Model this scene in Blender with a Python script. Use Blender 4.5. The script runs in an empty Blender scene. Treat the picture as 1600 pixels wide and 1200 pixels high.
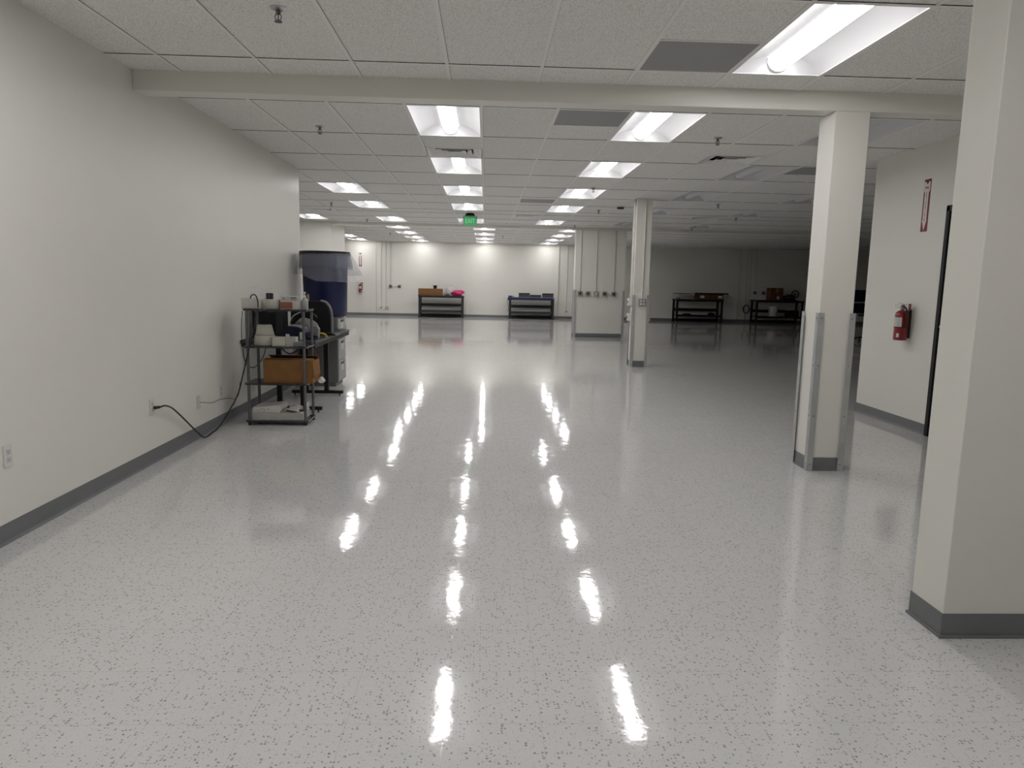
import bpy, bmesh, math, random
from mathutils import Matrix, Vector
PI = math.pi
random.seed(7)
scene = bpy.context.scene
C = scene.collection

# ------------------------------------------------------------------ camera
F_PX, PITCH, YAW, ROLL, CAM_H = 1123.0, 0.14210, 0.03894, 0.02037, 1.374
fw = Vector((math.sin(YAW)*math.cos(PITCH), math.cos(YAW)*math.cos(PITCH), -math.sin(PITCH)))
rt = Vector((math.cos(YAW), -math.sin(YAW), 0)); up = rt.cross(fw)
r2 = rt*math.cos(ROLL) + up*math.sin(ROLL); u2 = -rt*math.sin(ROLL) + up*math.cos(ROLL)
cd = bpy.data.cameras.new('camera'); cam = bpy.data.objects.new('camera', cd); C.objects.link(cam)
cd.sensor_width = 36; cd.lens = 36*F_PX/1600; cd.clip_start = 0.05; cd.clip_end = 100
cam.matrix_world = Matrix(((r2.x, u2.x, -fw.x, 0), (r2.y, u2.y, -fw.y, 0), (r2.z, u2.z, -fw.z, CAM_H), (0, 0, 0, 1)))
scene.camera = cam
# ------------------------------------------------------------------ world, exposure
w = bpy.data.worlds.new('world'); scene.world = w; w.use_nodes = True
w.node_tree.nodes['Background'].inputs[0].default_value = (0, 0, 0, 1)
vs = scene.view_settings
vs.view_transform = 'Standard'; vs.look = 'None'; vs.gamma = 1; vs.use_curve_mapping = False
vs.exposure = 0.72
LAMP = 24.0                                   # radiance of a lit troffer lens

# ------------------------------------------------------------------ materials
def mat(name, col, rough=0.5, metal=0.0, spec=0.5, alpha=1.0, noise=0.0, nscale=20, bump=0.0, bscale=200, emit=None, coat=0.0, trans=0.0):
    m = bpy.data.materials.new(name); m.use_nodes = True
    nt = m.node_tree; b = nt.nodes['Principled BSDF']
    b.inputs['Base Color'].default_value = (*col, 1); b.inputs['Roughness'].default_value = rough
    b.inputs['Metallic'].default_value = metal; b.inputs['Specular IOR Level'].default_value = spec
    b.inputs['Alpha'].default_value = alpha; b.inputs['Coat Weight'].default_value = coat
    b.inputs['Transmission Weight'].default_value = trans
    if emit:
        b.inputs['Emission Color'].default_value = (*emit[0], 1); b.inputs['Emission Strength'].default_value = emit[1]
    tc = nt.nodes.new('ShaderNodeTexCoord')
    if noise:
        n = nt.nodes.new('ShaderNodeTexNoise'); n.inputs['Scale'].default_value = nscale; n.inputs['Detail'].default_value = 4
        nt.links.new(tc.outputs['Object'], n.inputs['Vector'])
        r = nt.nodes.new('ShaderNodeMapRange'); r.inputs[1].default_value = .3; r.inputs[2].default_value = .7
        r.inputs[3].default_value = 1-noise; r.inputs[4].default_value = 1+noise
        nt.links.new(n.outputs[0], r.inputs[0])
        mx = nt.nodes.new('ShaderNodeVectorMath'); mx.operation = 'SCALE'; mx.inputs[0].default_value = col
        nt.links.new(r.outputs[0], mx.inputs['Scale']); nt.links.new(mx.outputs[0], b.inputs['Base Color'])
    if bump:
        n = nt.nodes.new('ShaderNodeTexNoise'); n.inputs['Scale'].default_value = bscale; n.inputs['Detail'].default_value = 3
        nt.links.new(tc.outputs['Object'], n.inputs['Vector'])
        bp = nt.nodes.new('ShaderNodeBump'); bp.inputs['Distance'].default_value = bump; bp.inputs['Strength'].default_value = 1
        nt.links.new(n.outputs[0], bp.inputs['Height']); nt.links.new(bp.outputs[0], b.inputs['Normal'])
    return m

def floor_material():
    m = bpy.data.materials.new('speckled_vinyl_tile'); m.use_nodes = True; nt = m.node_tree; N = nt.nodes; L = nt.links
    b = N['Principled BSDF']; tc = N.new('ShaderNodeTexCoord')
    def math_(op, a, b_=None, c=None):
        n = N.new('ShaderNodeMath'); n.operation = op
        for i, v in enumerate((a, b_, c)):
            if v is None: continue
            if isinstance(v, (int, float)): n.inputs[i].default_value = v
            else: L.new(v, n.inputs[i])
        return n.outputs[0]
    def mix(fac, a, b_):
        n = N.new('ShaderNodeMix'); n.data_type = 'RGBA'
        if isinstance(fac, (int, float)): n.inputs[0].default_value = fac
        else: L.new(fac, n.inputs[0])
        for i, v in ((6, a), (7, b_)):
            if isinstance(v, tuple): n.inputs[i].default_value = (*v, 1)
            else: L.new(v, n.inputs[i])
        return n.outputs[2]
    # wobbling coordinates for irregular chips
    wn = N.new('ShaderNodeTexNoise'); wn.inputs['Scale'].default_value = 160; wn.inputs['Detail'].default_value = 1
    L.new(tc.outputs['Object'], wn.inputs['Vector'])
    off = N.new('ShaderNodeVectorMath'); off.operation = 'MULTIPLY_ADD'
    L.new(wn.outputs['Color'], off.inputs[0]); off.inputs[1].default_value = (.006, .006, 0); L.new(tc.outputs['Object'], off.inputs[2])
    flat = N.new('ShaderNodeVectorMath'); flat.operation = 'MULTIPLY'; flat.inputs[1].default_value = (1, 1, 0)
    L.new(off.outputs[0], flat.inputs[0])
    def chips(scale, rad, share):
        v = N.new('ShaderNodeTexVoronoi'); v.voronoi_dimensions = '2D'; v.inputs['Scale'].default_value = scale
        L.new(flat.outputs[0], v.inputs['Vector'])
        s = N.new('ShaderNodeSeparateColor'); L.new(v.outputs['Color'], s.inputs[0])
        rr = math_('MULTIPLY', s.outputs[1], rad)
        near = math_('LESS_THAN', v.outputs['Distance'], rr)
        pick = math_('LESS_THAN', s.outputs[0], share)
        return math_('MULTIPLY', near, pick), s.outputs[2]
    c1, k1 = chips(85, .42, .36)
    c2, k2 = chips(170, .45, .38)
    pn = N.new('ShaderNodeTexNoise'); pn.inputs['Scale'].default_value = 1.3; pn.inputs['Detail'].default_value = 2
    L.new(tc.outputs['Object'], pn.inputs['Vector'])
    fn = N.new('ShaderNodeTexNoise'); fn.inputs['Scale'].default_value = 120; fn.inputs['Detail'].default_value = 3
    L.new(tc.outputs['Object'], fn.inputs['Vector'])
    base = mix(pn.outputs[0], FLOOR_A, FLOOR_B)
    base = mix(math_('MULTIPLY', fn.outputs[0], .35), base, (.66, .66, .65))
    chip = mix(k1, (.20, .20, .19), (.34, .32, .28))
    chip2 = mix(k2, (.30, .30, .29), (.60, .60, .58))
    base = mix(math_('MULTIPLY', c2, .55), base, chip2)
    base = mix(math_('MULTIPLY', c1, .8), base, chip)
    # seams of the 12 inch tiles
    sp = N.new('ShaderNodeSeparateXYZ'); L.new(tc.outputs['Object'], sp.inputs[0])
    def seam(o, s0):
        f = math_('FRACT', math_('DIVIDE', math_('ADD', o, -s0+30.48), .3048))
        d = math_('MINIMUM', f, math_('SUBTRACT', 1, f))
        return math_('LESS_THAN', d, .003)
    sm = math_('MAXIMUM', seam(sp.outputs[0], -0.11), seam(sp.outputs[1], 2.079))
    base = mix(math_('MULTIPLY', sm, .35), base, (.22, .22, .21))
    L.new(base, b.inputs['Base Color'])
    rn = N.new('ShaderNodeTexNoise'); rn.inputs['Scale'].default_value = 9; rn.inputs['Detail'].default_value = 5
    L.new(tc.outputs['Object'], rn.inputs['Vector'])
    rm = N.new('ShaderNodeMapRange'); rm.inputs[3].default_value = .03; rm.inputs[4].default_value = .075
    L.new(rn.outputs[0], rm.inputs[0]); L.new(math_('ADD', rm.outputs[0], math_('MULTIPLY', sm, .08)), b.inputs['Roughness'])
    b.inputs['Specular IOR Level'].default_value = .6
    bn = N.new('ShaderNodeTexNoise'); bn.inputs['Scale'].default_value = 5.5; bn.inputs['Detail'].default_value = 3.5; bn.inputs['Roughness'].default_value = .42
    L.new(tc.outputs['Object'], bn.inputs['Vector'])
    bp = N.new('ShaderNodeBump'); bp.inputs['Distance'].default_value = .0013; bp.inputs['Strength'].default_value = 1
    L.new(bn.outputs[0], bp.inputs['Height'])
    fb = N.new('ShaderNodeTexNoise'); fb.inputs['Scale'].default_value = 55; fb.inputs['Detail'].default_value = 2
    L.new(tc.outputs['Object'], fb.inputs['Vector'])
    bp2 = N.new('ShaderNodeBump'); bp2.inputs['Distance'].default_value = .00010; L.new(fb.outputs[0], bp2.inputs['Height'])
    L.new(bp.outputs[0], bp2.inputs['Normal']); L.new(bp2.outputs[0], b.inputs['Normal'])
    return m
FLOOR_A = (.55, .55, .54); FLOOR_B = (.59, .59, .58)

def tile_material():
    m = mat('mineral_fibre_tile', (.80, .79, .76), .95, spec=.1)
    nt = m.node_tree; b = nt.nodes['Principled BSDF']; tc = nt.nodes.new('ShaderNodeTexCoord')
    v = nt.nodes.new('ShaderNodeTexNoise'); v.inputs['Scale'].default_value = 110; v.inputs['Detail'].default_value = 4; v.inputs['Roughness'].default_value = .75
    nt.links.new(tc.outputs['Object'], v.inputs['Vector'])
    r = nt.nodes.new('ShaderNodeValToRGB'); r.color_ramp.elements[0].position = .36; r.color_ramp.elements[0].color = (.56, .55, .53, 1)
    r.color_ramp.elements[1].position = .52; r.color_ramp.elements[1].color = (.88, .87, .84, 1)
    nt.links.new(v.outputs[0], r.inputs[0]); nt.links.new(r.outputs[0], b.inputs['Base Color'])
    bp = nt.nodes.new('ShaderNodeBump'); bp.inputs['Distance'].default_value = .001
    nt.links.new(v.outputs[0], bp.inputs['Height']); nt.links.new(bp.outputs[0], b.inputs['Normal'])
    return m

def grille_material():
    m = mat('perforated_grey_metal', (.2, .2, .2), .55, spec=.3)
    nt = m.node_tree; b = nt.nodes['Principled BSDF']; tc = nt.nodes.new('ShaderNodeTexCoord')
    v = nt.nodes.new('ShaderNodeTexVoronoi'); v.voronoi_dimensions = '2D'; v.inputs['Scale'].default_value = 110; v.inputs['Randomness'].default_value = 0
    nt.links.new(tc.outputs['Object'], v.inputs['Vector'])
    r = nt.nodes.new('ShaderNodeValToRGB'); r.color_ramp.elements[0].position = .25; r.color_ramp.elements[0].color = (.07, .07, .07, 1)
    r.color_ramp.elements[1].position = .4; r.color_ramp.elements[1].color = (.46, .46, .46, 1)
    nt.links.new(v.outputs['Distance'], r.inputs[0]); nt.links.new(r.outputs[0], b.inputs['Base Color'])
    return m

def lens_material():
    # prismatic basket lens: sends most light straight down, little out of its curved sides
    m = mat('lit_lens', (.85, .85, .85), .4, emit=((1, .973, .968), LAMP)); nt = m.node_tree; N = nt.nodes; L = nt.links
    g = N.new('ShaderNodeNewGeometry'); sp = N.new('ShaderNodeSeparateXYZ'); L.new(g.outputs['Normal'], sp.inputs[0])
    a = N.new('ShaderNodeMath'); a.operation = 'ABSOLUTE'; L.new(sp.outputs[2], a.inputs[0])
    p = N.new('ShaderNodeMath'); p.operation = 'POWER'; L.new(a.outputs[0], p.inputs[0]); p.inputs[1].default_value = 3.2
    q = N.new('ShaderNodeMath'); q.operation = 'MULTIPLY_ADD'; L.new(p.outputs[0], q.inputs[0]); q.inputs[1].default_value = LAMP*.975; q.inputs[2].default_value = LAMP*.025
    L.new(q.outputs[0], N['Principled BSDF'].inputs['Emission Strength'])
    return m

M = dict(
    floor=floor_material(), tile=tile_material(), grille=grille_material(),
    wall=mat('eggshell_wall_paint', (.77, .755, .70), .38, spec=.4, noise=.012, nscale=1.5, bump=.0003, bscale=90),
    beam=mat('beam_paint', (.77, .755, .70), .45, spec=.35, bump=.0002, bscale=90),
    tbar=mat('ceiling_grid_white', (.84, .83, .80), .45),
    gap=mat('painted_gap_shade', (.07, .07, .065), .9, spec=.1),  # dark colour standing for shade in tile gaps and diffuser throats
    base=mat('grey_rubber_cove_base', (.165, .167, .175), .42, spec=.5, noise=.04, nscale=6),
    guard=mat('galvanized_guard', (.46, .47, .47), .45, .4, noise=.08, nscale=9),
    screw=mat('screw_steel', (.16, .16, .16), .4, .8),
    white=mat('white_enamel', (.82, .82, .81), .4), wing=mat('satin_reflector_enamel', (.67, .675, .685), .5, spec=.25),
    lens=lens_material(),
    lens_off=mat('unlit_lens', (.62, .63, .64), .35),
    black=mat('black_metal', (.009, .009, .010), .5, spec=.3, noise=.1),
    charcoal=mat('charcoal_frame', (.030, .032, .036), .55, spec=.3, noise=.08),
    blackp=mat('black_plastic', (.008, .008, .009), .5, spec=.25, noise=.1),
    rubber=mat('black_cable_rubber', (.012, .012, .012), .5),
    post=mat('grey_tube', (.12, .125, .135), .38, .3),
    darkglass=mat('black_laminate', (.02, .02, .024), .25, coat=.3),
    desk=mat('dark_grey_laminate', (.045, .048, .048), .4, noise=.06, nscale=40),
    cab=mat('grey_cabinet_steel', (.16, .16, .157), .5, noise=.03),
    card=mat('brown_cardboard', (.23, .115, .045), .85, spec=.15, noise=.08, nscale=12),
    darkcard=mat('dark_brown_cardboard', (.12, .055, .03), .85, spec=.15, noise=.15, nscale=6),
    whitefilm=mat('hazy_white_film', (.72, .73, .74), .3, alpha=.5, spec=.8, bump=.02, bscale=12),
    card2=mat('pale_cardboard', (.28, .16, .075), .85, spec=.15, noise=.08, nscale=12),
    paper=mat('white_paper', (.60, .58, .55), .8, spec=.2, noise=.04, nscale=14),
    paper2=mat('aged_white_card', (.50, .49, .46), .8, spec=.2, noise=.06, nscale=14),
    cream=mat('cream_plastic', (.62, .60, .48), .5),
    roll=mat('label_roll_paper', (.55, .54, .47), .75, noise=.05, nscale=30),
    wplate=mat('white_plate', (.68, .67, .64), .35),
    clear=mat('clear_plastic', (.75, .77, .78), .15, alpha=.28, spec=.6, bump=.004, bscale=30),
    bag=mat('clear_liner_film', (.50, .51, .58), .22, alpha=.24, spec=1.0, bump=.03, bscale=16),
    bagdark=mat('liner_fold', (.025, .03, .12), .3, alpha=.6, spec=.6, bump=.015, bscale=20),
    blue=mat('blue_bin_plastic', (.002, .006, .055), .42, noise=.05, nscale=4),
    navy=mat('navy_plastic', (.004, .006, .028), .3),
    bluetrim=mat('blue_bench_edge', (.004, .014, .085), .4),
    red=mat('extinguisher_red', (.25, .004, .010), .28, coat=.4),
    signred=mat('sign_red', (.22, .012, .03), .5),
    pink=mat('pink_film', (.62, .03, .16), .4, bump=.01, bscale=25),
    orange=mat('orange_print', (.42, .12, .055), .6),
    yellow=mat('yellow_plastic', (.60, .45, .06), .45),
    tan=mat('tan_foam', (.30, .23, .12), .8),
    green=mat('lit_green_panel', (.02, .25, .07), .4, emit=((.03, .42, .12), .22)),
    greenlet=mat('pale_green_letters', (.25, .6, .35), .4, emit=((.18, .75, .32), .26)),
    grey=mat('mid_grey_plastic', (.20, .20, .20), .5),
    lgrey=mat('light_grey_plastic', (.36, .36, .35), .5),
    print=mat('dark_print', (.03, .03, .035), .6),
    printgrey=mat('grey_print', (.30, .30, .30), .6),
    chrome=mat('brushed_steel', (.5, .5, .5), .3, .9),
    conduit=mat('painted_conduit', (.63, .615, .56), .45),
    boxm=mat('steel_box', (.30, .30, .285), .45, .5),
    wire=mat('red_wire', (.3, .02, .02), .5),
)

# ------------------------------------------------------------------ mesh helpers
class MB:
    def __init__(s): s.bm = bmesh.new()
    def box(s, x0, x1, y0, y1, z0, z1, M4=None):
        v = [s.bm.verts.new((x, y, z)) for z in (z0, z1) for y in (y0, y1) for x in (x0, x1)]
        if M4:
            for q in v: q.co = M4 @ q.co
        for f in ((0, 2, 3, 1), (4, 5, 7, 6), (0, 1, 5, 4), (2, 6, 7, 3), (0, 4, 6, 2), (1, 3, 7, 5)):
            s.bm.faces.new([v[i] for i in f])
        return s
    def prism(s, poly, axis, a, b):
        """extrude a 2D polygon; axis 'x': poly=(y,z); 'y': poly=(x,z); 'z': poly=(x,y)"""
        def P(p, t):
            return {'x': (t, p[0], p[1]), 'y': (p[0], t, p[1]), 'z': (p[0], p[1], t)}[axis]
        A = [s.bm.verts.new(P(p, a)) for p in poly]; B = [s.bm.verts.new(P(p, b)) for p in poly]
        n = len(poly); s.bm.faces.new(A[::-1]); s.bm.faces.new(B)
        for i in range(n): s.bm.faces.new((A[i], A[(i+1) % n], B[(i+1) % n], B[i]))
        return s
    def cyl(s, p0, p1, r, seg=16, r1=None, caps=True):
        p0 = Vector(p0); p1 = Vector(p1); r1 = r if r1 is None else r1
        d = (p1-p0).normalized(); a = d.orthogonal().normalized(); b = d.cross(a)
        A = []; B = []
        for i in range(seg):
            t = 2*PI*i/seg; o = a*math.cos(t)+b*math.sin(t)
            A.append(s.bm.verts.new(p0+o*r)); B.append(s.bm.verts.new(p1+o*r1))
        for i in range(seg): s.bm.faces.new((A[i], A[(i+1) % seg], B[(i+1) % seg], B[i]))
        if caps: s.bm.faces.new(A[::-1]); s.bm.faces.new(B)
        return s
    def lathe(s, prof, c=(0, 0, 0), seg=32, wob=None, closed=False):
        """prof: list of (r, z)"""
        rings = []
        for k, (r, z) in enumerate(prof):
            ring = []
            for i in range(seg):
                t = 2*PI*i/seg; rr = r; zz = z
                if wob: rr, zz = wob(k, t, r, z)
                ring.append(s.bm.verts.new((c[0]+rr*math.cos(t), c[1]+rr*math.sin(t), c[2]+zz)))
            rings.append(ring)
        for A, B in zip(rings, rings[1:]):
            for i in range(seg): s.bm.faces.new((A[i], A[(i+1) % seg], B[(i+1) % seg], B[i]))
        if closed:
            s.bm.faces.new(rings[0][::-1]); s.bm.faces.new(rings[-1])
        return s
    def tube(s, pts, r, seg=8, smooth=6):
        P = [Vector(p) for p in pts]
        if smooth and len(P) > 2:
            out = []
            for i in range(len(P)-1):
                a = P[max(i-1, 0)]; b = P[i]; c = P[i+1]; d = P[min(i+2, len(P)-1)]
                for k in range(smooth):
                    t = k/smooth
                    out.append(.5*((2*b)+(c-a)*t+(2*a-5*b+4*c-d)*t*t+(3*b-a-3*c+d)*t**3))
            out.append(P[-1]); P = out
        ref = None; rings = []
        for i, p in enumerate(P):
            d = (P[min(i+1, len(P)-1)]-P[max(i-1, 0)]).normalized()
            if ref is None: ref = d.orthogonal().normalized()
            ref = (ref-d*ref.dot(d)).normalized(); b = d.cross(ref)
            rings.append([s.bm.verts.new(p+(ref*math.cos(2*PI*k/seg)+b*math.sin(2*PI*k/seg))*r) for k in range(seg)])
        for A, B in zip(rings, rings[1:]):
            for k in range(seg): s.bm.faces.new((A[k], A[(k+1) % seg], B[(k+1) % seg], B[k]))
        s.bm.faces.new(rings[0][::-1]); s.bm.faces.new(rings[-1])
        return s
    def blob(s, c, r, seed=0, amp=.2, sub=3, flat=True):
        res = bmesh.ops.create_icosphere(s.bm, subdivisions=sub, radius=1)
        rnd = random.Random(seed); ph = [(rnd.uniform(2, 7), rnd.uniform(2, 7), rnd.uniform(2, 7), rnd.uniform(0, 6)) for _ in range(7)]
        for v in res['verts']:
            n = v.co.copy(); k = 1+amp*sum(math.sin(a*n.x+b*n.y+e*n.z+f) for a, b, e, f in ph)/3.5
            q = Vector((n.x*r[0]*k, n.y*r[1]*k, n.z*r[2]*k))
            if flat: q.z = max(q.z, -r[2]*.85)
            v.co = Vector(c)+q
        return s
    def build(s, name, m, parent=None, smooth=False, bevel=0, loc=None, rot=None, seg=2):
        bmesh.ops.recalc_face_normals(s.bm, faces=s.bm.faces)
        me = bpy.data.meshes.new(name); s.bm.to_mesh(me); s.bm.free()
        me.materials.append(m)
        if smooth:
            for p in me.polygons: p.use_smooth = True
        o = bpy.data.objects.new(name, me); C.objects.link(o)
        if loc: o.location = loc
        if rot: o.rotation_euler = rot
        if parent: o.parent = parent
        if bevel:
            b = o.modifiers.new('bevel', 'BEVEL'); b.width = bevel; b.segments = seg; b.limit_method = 'ANGLE'; b.angle_limit = .7
        if smooth:
            try:
                me.set_sharp_from_angle(angle=.9)
            except Exception: pass
        return o
def box(name, m, d, parent=None, bevel=0, loc=None, rot=None):
    return MB().box(*d).build(name, m, parent, bevel=bevel, loc=loc, rot=rot)
def thing(name, label, cat, loc=(0, 0, 0), rz=0, group=None):
    o = bpy.data.objects.new(name, None); C.objects.link(o); o.location = loc; o.rotation_euler = (0, 0, rz)
    o.empty_display_size = .1
    return tag(o, label, cat, group)
def tag(o, label, cat, group=None):
    o['label'] = label; o['category'] = cat
    if group: o['group'] = group
    return o
def struct(o): o['kind'] = 'structure'; return o
def dup(root, loc, rz=None, label=None, group=None):
    def cp(o, par):
        c = o.copy(); C.objects.link(c)
        if par: c.parent = par
        for ch in [k for k in kids.get(o.name, [])]: cp(ch, c)
        return c
    kids = {}
    for o in bpy.data.objects:
        if o.parent: kids.setdefault(o.parent.name, []).append(o)
    r = cp(root, None); r.location = loc
    if rz is not None: r.rotation_euler = (0, 0, rz)
    if label: r['label'] = label
    if group: r['group'] = group
    return r
def text(name, body, size, m, parent, loc, rot, extrude=.0006, sx=1, align='CENTER', spacing=1):
    cu = bpy.data.curves.new(name, 'FONT'); cu.body = body; cu.size = size; cu.extrude = extrude
    cu.align_x = align; cu.align_y = 'CENTER'; cu.space_line = spacing
    t = bpy.data.objects.new(name+'_curve', cu); C.objects.link(t)
    dg = bpy.context.evaluated_depsgraph_get(); me = bpy.data.meshes.new_from_object(t.evaluated_get(dg))
    bpy.data.objects.remove(t); me.materials.clear(); me.materials.append(m); me.name = name
    o = bpy.data.objects.new(name, me); C.objects.link(o); o.location = loc; o.rotation_euler = rot; o.scale = (sx, 1, 1)
    if parent: o.parent = parent
    return o

H = 2.7432; T = .6096; LN = 1.2192
YB = 27.1                     # back wall
XL, XR = -9.0, 17.0
# ================================================================== setting
struct(box('floor', M['floor'], (XL, XR, -4, YB+.3, -.1, 0)))
# walls (solid)
WT = H+.12
struct(box('wall_left', M['wall'], (-2.60, -2.42, -4, 9.61, 0, WT), bevel=.006))
struct(box('wall_back', M['wall'], (XL, XR, YB, YB+.15, 0, WT)))
struct(box('wall_front', M['wall'], (-2.42, 4.2, -4, -3.85, 0, WT)))
struct(box('wall_far_left', M['wall'], (XL, -3.82, 18.2, 19.9, 0, WT), bevel=.006))
struct(box('wall_outer_left', M['wall'], (XL-.15, XL, 9.4, YB, 0, WT)))
struct(box('wall_behind_left', M['wall'], (XL, -2.60, 9.46, 9.61, 0, WT)))
struct(box('wall_outer_right', M['wall'], (XR, XR+.15, 7.5, YB, 0, WT)))
# right wall block with a door opening (Y 5.55 to 6.50)
m = MB(); m.box(4.2, 4.35, 6.55, 7.86, 0, WT); m.box(4.2, 4.35, -4, 5.55, 0, WT); m.box(4.2, 4.35, 5.55, 6.55, 2.13, WT); m.box(4.35, XR, 7.71, 7.86, 0, WT)
struct(m.build('wall_right', M['wall']))
# ---- door in the right wall
d = struct(thing('door_1', 'white wall opening closed by a dark framed door beside the fire extinguisher', 'door', (4.2, 6.05, 0)))
del d['label'], d['category']
m = MB(); m.box(-.02, .10, .455, .505, 0, 2.13); m.box(-.02, .10, -.505, -.455, 0, 2.13); m.box(-.02, .10, -.505, .505, 2.08, 2.135)
m.build('door_frame', M['black'], d, bevel=.003)
lf = MB().box(.03, .075, -.455, .455, .01, 2.08).build('door_leaf', M['charcoal'], d)
m = MB(); m.cyl((.03, .39, 1.04), (-.03, .39, 1.04), .012, 10); m.box(-.045, -.028, .28, .40, 1.03, 1.05); m.cyl((.03, .39, 1.04), (.022, .39, 1.04), .03, 14)
m.build('door_handle', M['chrome'], lf, bevel=.002)

# ---- ceiling: lay-in tiles on a T-bar grid, with openings for fixtures
def tile_field(name, x0, x1, y0, y1, xl, yl, holes):
    tm = MB()
    xs = sorted(set([x0, x1]+[v for h in holes for v in h[:2] if x0 < v < x1]+[v for v in xl if x0 < v < x1]))
    ys = sorted(set([y0, y1]+[v for h in holes for v in h[2:] if y0 < v < y1]))
    def inhole(a, b): return any(h[0]-1e-6 < a < h[1]+1e-6 and h[2]-1e-6 < b < h[3]+1e-6 for h in holes)
    for ya, yb in zip(ys, ys[1:]):
        run = None
        for xa, xb in zip(xs, xs[1:]):
            ok = not inhole((xa+xb)/2, (ya+yb)/2)
            if ok and run is None: run = xa
            if run is not None and (not ok or xb == xs[-1]):
                e = xb if ok else xa
                tm.box(run, e, ya, yb, H, H+.015); run = None
    t = struct(tm.build(name, M['tile']))
    g = MB(); k = MB()
    def segs(a0, a1, cuts):
        out = []; p = a0
        for c0, c1 in sorted(cuts):
            if c0 > p: out.append((p, min(c0, a1)))
            p = max(p, c1)
        if p < a1: out.append((p, a1))
        return out
    for x in xl:
        if not x0 < x < x1: continue
        for a, b in segs(y0, y1, [(h[2]-.002, h[3]+.002) for h in holes if h[0]+.05 < x < h[1]-.05]):
            g.box(x-.012, x+.012, a, b, H-.004, H-.0002)
            k.box(x+.012, x+.0135, a, b, H-.0022, H-.0003)
    for y in yl:
        if not y0 < y < y1: continue
        for a, b in segs(x0, x1, [(h[0]-.002, h[1]+.002) for h in holes if h[2]+.05 < y < h[3]-.05]):
            g.box(a, b, y-.012, y+.012, H-.0045, H-.0004)
            k.box(a, b, y-.0148, y-.012, H-.0040, H-.0006)
    gg = g.build('ceiling_grid', M['tbar'], t); k.build('gap_shade_strip', M['gap'], t)  # solid dark strips paint the shade between bars and tiles
    return t
HW, HL = .295, .600      # half opening of a troffer
def cell(x, y, w=.59, l=1.2): return (x+.01, x+.6, y+.01, y+1.21)
XG = -.055
xmid = [XG+T*k for k in range(-16, 30)]
ymid = [5.97+LN*k for k in range(8)]+[15.24, 16.46, 17.68]
def c_(i, y): return (XG+T*i+.01, y+.01)
# rows are fixture near edges
rows = [5.97, 5.97+2*LN, 5.97+4*LN, 5.97+6*LN, 16.46]
lit = []; unlit = []
ordn = ['nearest', 'second', 'third', 'fourth', 'fifth', 'sixth', 'seventh', 'eighth', 'ninth']
for j, y in enumerate(rows): lit.append((XG-T, y, 'mid', j))
for j, y in enumerate(rows): lit.append((XG+2*T, y, 'right', j))
for j, y in enumerate(rows[2:]): lit.append((XG-4*T, y, 'left', j))
lit.append((XG-7*T+.02, 16.3, 'edge', 0))
backrows = [18.85, 21.3, 23.6, 25.7]
for j, y in enumerate(backrows):
    lit.append((-2.66, y, 'bleft', j)); lit.append((-.36, y, 'bmid', j)); lit.append((1.94, y, 'bright', j))
for j, y in enumerate(backrows[2:]): lit.append((-4.86, y, 'bfar', j))
front = [(1.5602, 3.646), (-1.4878, 2.427), (-.2686, 1.208), (-1.4878, -.011), (1.5602, .3)]  # first is in view; the rest are added unseen to brighten the foreground
for j, y in enumerate(rows[:4]): unlit.append((XG+5*T, y, 'r1', j))
for j, y in enumerate(rows[2:4]): unlit.append((XG+8*T, y, 'r2', j))
unlit.append((XG+8*T, 16.46, 'r2', 2)); unlit.append((XG+5*T, 16.46, 'r1', 4))
def hole(x, y): return (x+.01, x+.60, y+.01, y+1.21)
def sq(x, y): return (x+.008, x+.602, y+.008, y+.602)
grilles = [(.9506, 4.865-T), (XG+T, 5.97), (XG+T, 12.3), (XG+6*T, 8.4)]
vents = [(XG-T, 5.97+1.5*LN), (XG+4*T, 5.97+1.5*LN), (XG-6*T, 14.95), (XG+T, 15.24), (XG+7*T, 14.95), (.9, 24.6), (6.6, 23.9), (9.8, 23.5)]
xfr = [.341+T*k for k in range(-8, 12)]; yfr = [4.865-LN*k for k in range(8)]
hf = [hole(*p) for p in front]+[sq(*grilles[0])]
tile_field('ceiling', -2.42, 4.2, -3.85, 5.215, xfr, yfr, hf)
hm = [hole(a, b) for a, b, _, _ in lit+unlit if b < 18]+[sq(*g) for g in grilles[1:]]+[sq(*g) for g in vents if g[1] < 18]
tile_field('ceiling', XL, XR, 5.38, 18.2, xmid, ymid, hm)
hb = [hole(a, b) for a, b, _, _ in lit if b > 18]+[sq(*g) for g in vents if g[1] > 18]
tile_field('ceiling', XL, XR, 18.45, YB, [.25+T*k for k in range(-15, 27)], [18.85+LN*k for k in range(7)], hb)
# ---- drywall beams
struct(box('trim_1', M['beam'], (-2.42, 4.2, 5.215, 5.385, 2.61, WT), bevel=.004))
struct(box('trim_2', M['beam'], (-3.82, XR, 18.2, 18.45, 2.675, WT), bevel=.004))
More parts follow.
